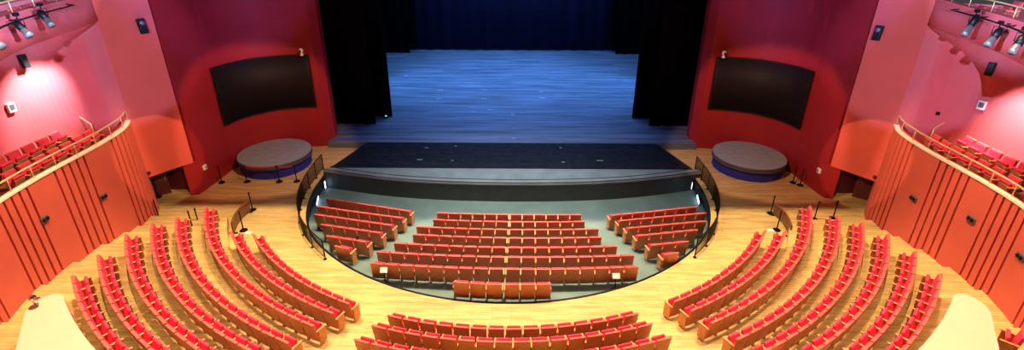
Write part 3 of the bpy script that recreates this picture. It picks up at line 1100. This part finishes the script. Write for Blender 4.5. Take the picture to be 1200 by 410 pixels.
stanchion(929, 214, ZR, 'black barrier post by right round platform, the one closer to it', G1)
stanchion(937.5, 217, ZR, 'black barrier post by right round platform, the one closer to the wall', G1)


def belt(a, b, name, label):
    t = empty(name, a)
    u = (b - a).normalized() * 0.062
    a, b = a + u, b - u
    t.location = a
    d = b - a
    pts = []
    for i in range(13):
        f = i / 12
        pts.append(d * f + Vector((0, 0, 0.87 - 0.06 * math.sin(PI * f))))
    m = MB()
    n = Vector((-d.y, d.x, 0)).normalized() * 0.004
    vs, fs = [], []
    for p in pts:
        for dz in (-0.028, 0.028):
            vs += [p + n + Vector((0, 0, dz)), p - n + Vector((0, 0, dz))]
    for i in range(12):
        o = 4 * i
        for q in ((0, 1), (1, 3), (3, 2), (2, 0)):
            fs.append([o + q[0], o + q[1], o + 4 + q[1], o + 4 + q[0]])
    m.add(vs, fs)
    m.build('webbing', MT['belt'], t)
    MB().box(tuple(pts[0]), (0.05, 0.05, 0.07), bev=0.008).build('clip', MT['dark_metal'], t)
    MB().box(tuple(pts[-1]), (0.05, 0.05, 0.07), bev=0.008).build('clip', MT['dark_metal'], t)
    return tag(t, label, 'belt')


belt(p1, p2, 'barrier_belt', 'red belt strung between two black posts behind the right seat rows')
belt(L_[1][1], L_[2][1], 'barrier_belt', 'red belt before the left round platform, the longer stretch')
belt(L_[2][1], L_[3][1], 'barrier_belt', 'red belt before the left round platform, the stretch nearest the railing')

for s, nm in SIDES:
    ln = smooth_line([(-11.72, 17.9), (-11.9, 18.5), (-11.98, 19.15), (-11.9, 19.75)], 5)
    t = empty('curved_screen')
    m = MB().wall(ln[::-1], ZR + 0.03, 0.17, 0.05, smooth=False)
    c = MB().wall([(x + 0.01, y) for x, y in ln][::-1], 0.17, 0.21, 0.07)
    f1 = MB().box((ln[1][0], ln[1][1], ZR + 0.02), (0.34, 0.1, 0.04), bev=0.01)
    f2 = MB().box((ln[-2][0], ln[-2][1], ZR + 0.02), (0.34, 0.1, 0.04), bev=0.01)
    for q in (m, c, f1, f2):
        if s > 0: q.mirror()
    m.build('board', MT['dark_wood'], t)
    c.build('cap', MT['dark_wood'], t)
    f1.build('foot', MT['dark_metal'], t)
    f2.build('foot', MT['dark_metal'], t)
    tag(t, 'low curved brown wooden screen ahead of the second %s seat row' % nm, 'screen')

for px, py, sx, nm in ((452, 334, 450, 'left'), (720, 341, 723, 'right')):
    p = at(px, py, -0.6)
    p.z = zpit(p.x, p.y)
    p = at(px, py, p.z)
    t = empty('sign_stand', p)
    MB().lathe([(0.17, 0), (0.17, 0.02), (0.05, 0.045)], n=24).build('base', MT['black_plastic'], t)
    MB().tube([(0, 0, 0.03), (0, 0, 0.62)], 0.018, 10).build('pole', MT['black_plastic'], t)
    MB().box((0.0, -0.02, 0.70), (0.27, 0.025, 0.2), rx(R(-42)), 0.008).build('sign_board', MT['white'], t)
    tag(t, 'white notice board on a black stand at the %s end of the long pit row' % nm, 'sign')

# white cards lying on the walkway
for px, py, nm in ((291, 273, 'left'), (903, 270, 'right')):
    o = MB().box((0, 0, 0.012), (0.26, 0.18, 0.024), bev=0.006).build('floor_card', MT['white'])
    o.location = at(px, py, ZR)
    tag(o, 'small white card lying on the wooden walkway near the %s curved screen' % nm, 'card')

# ------------------------------------------------------------------ lighting
def spot(name, loc, tgt, power, col, ang, blend=0.15, rad=0.1):
    d = bpy.data.lights.new(name, 'SPOT')
    d.energy = power
    d.color = [lin(c) for c in col]
    d.spot_size = R(ang)
    d.spot_blend = blend
    d.shadow_soft_size = rad
    o = bpy.data.objects.new(name, d)
    COL.objects.link(o)
    o.location = loc
    o.rotation_euler = (Vector(tgt) - Vector(loc)).to_track_quat('-Z', 'Y').to_euler()
    return o


def area(name, loc, tgt, power, col, sx, sy, spread=180):
    d = bpy.data.lights.new(name, 'AREA')
    d.shape = 'RECTANGLE'
    d.energy = power
    d.color = [lin(c) for c in col]
    d.size, d.size_y = sx, sy
    d.spread = R(spread)
    o = bpy.data.objects.new(name, d)
    COL.objects.link(o)
    o.location = loc
    o.rotation_euler = (Vector(tgt) - Vector(loc)).to_track_quat('-Z', 'Y').to_euler()
    return o


# unseen slab added stage-side; its lip cuts house lamp light off across the walkway
struct(MB().box((0, 25.1, 13.15), (44, 11.78, 0.3)).build('light_cut_slab', MT['cut_slab']))
# lamps at y=19, z=16; lip at y=19.21
WARM = (255, 226, 184)
AMBER = (255, 212, 160)
for x, pw in ((-8.0, 10000), (-3.5, 5200), (0, 4300), (3.5, 5200), (8.0, 10000)):
    spot('house_lamp', (x, 19.0, 16.0), (x * 1.02, 16.0, 0), pw, WARM, 82, 0.25, 0.08)
for x in (-10.5, 10.5):
    spot('side_house_lamp', (x, 14.0, 15.0), (x * 1.1, 11.0, 0), 6800, WARM, 60, 0.3, 0.4)
for x, pw in ((-11.5, 3600), (-3.5, 1700), (3.5, 1700), (11.5, 3600)):
    spot('rear_house_lamp', (x, 9.5, 14.5), (x * 1.02, 6.4, 0), pw, WARM, 74, 0.4, 1.6)
for s in (-1, 1):
    ln = REARL if s < 0 else mirx(REARL)
    hp, ha = wall_at(38 if s < 0 else 1190, 118 if s < 0 else 165, ln)
    spot('gallery_lamp', (hp.x - s * 1.7, hp.y + 0.2, 7.8), (hp.x, hp.y, hp.z - 0.4), 4200, (255, 238, 240), 56, 1.0, 0.08)
    for yy in (13.4, 16.3):
        spot('balcony_front_lamp', (s * -2.0, 6.0, 12.7), (s * (14.5 if yy < 15 else 15.3), yy, 10.25), 26000, (176, 200, 255), 16, 0.35, 0.05)
    spot('panel_lamp', (s * 2.0, 7.0, 12.5), (s * 15.7, 20.2, 2.0), 9500, AMBER, 10.2, 0.1, 0.03)
    az, el = R(32), R(-13)
    spot('panel_cool_lamp', (s * 4.0, 0.0, 12.5), (s * (4 + 20 * math.sin(az)), 20 * math.cos(az), 12.5 + 20 * math.tan(el)), 20000, (176, 200, 255), 16.5, 0.3, 0.03)
    spot('wall_wash_lamp', (s * 4.0, 16.0, 12.8), (s * 13.8, 25.6, 0.6), 5600, (255, 200, 168), 33, 0.25, 0.1)
    spot('wall_blue_lamp', (s * 3.0, 16.0, 12.8), (s * 13.6, 24.5, 10.8), 6500, (112, 124, 255), 46, 0.4, 0.2)
    spot('stage_side_light', (s * 11.0, 39.0, 5.0), (s * 5.0, 39.0, 0), 2200, (90, 160, 255), 110, 0.8, 0.3)
area('stage_light', (0, 42, 12.8), (0, 42, 0), 4600, (100, 156, 240), 16, 14, 120)
area('stage_front_light', (0, 27.5, 12.6), (0, 31, 0), 240, (104, 104, 240), 14, 2, 100)
area('pit_fill', (0, 20.0, 12.7), (0, 20.5, -1), 700, (240, 242, 235), 9, 3, 78)

w = bpy.data.worlds.new('world')
SC.world = w
w.use_nodes = True
w.node_tree.nodes['Background'].inputs['Color'].default_value = (0.95, 0.9, 1.0, 1)
w.node_tree.nodes['Background'].inputs['Strength'].default_value = 0.055

vs_ = SC.view_settings
vs_.view_transform = 'Standard'
vs_.look = 'None'
vs_.exposure = 0.0
vs_.gamma = 1.0
vs_.use_curve_mapping = False
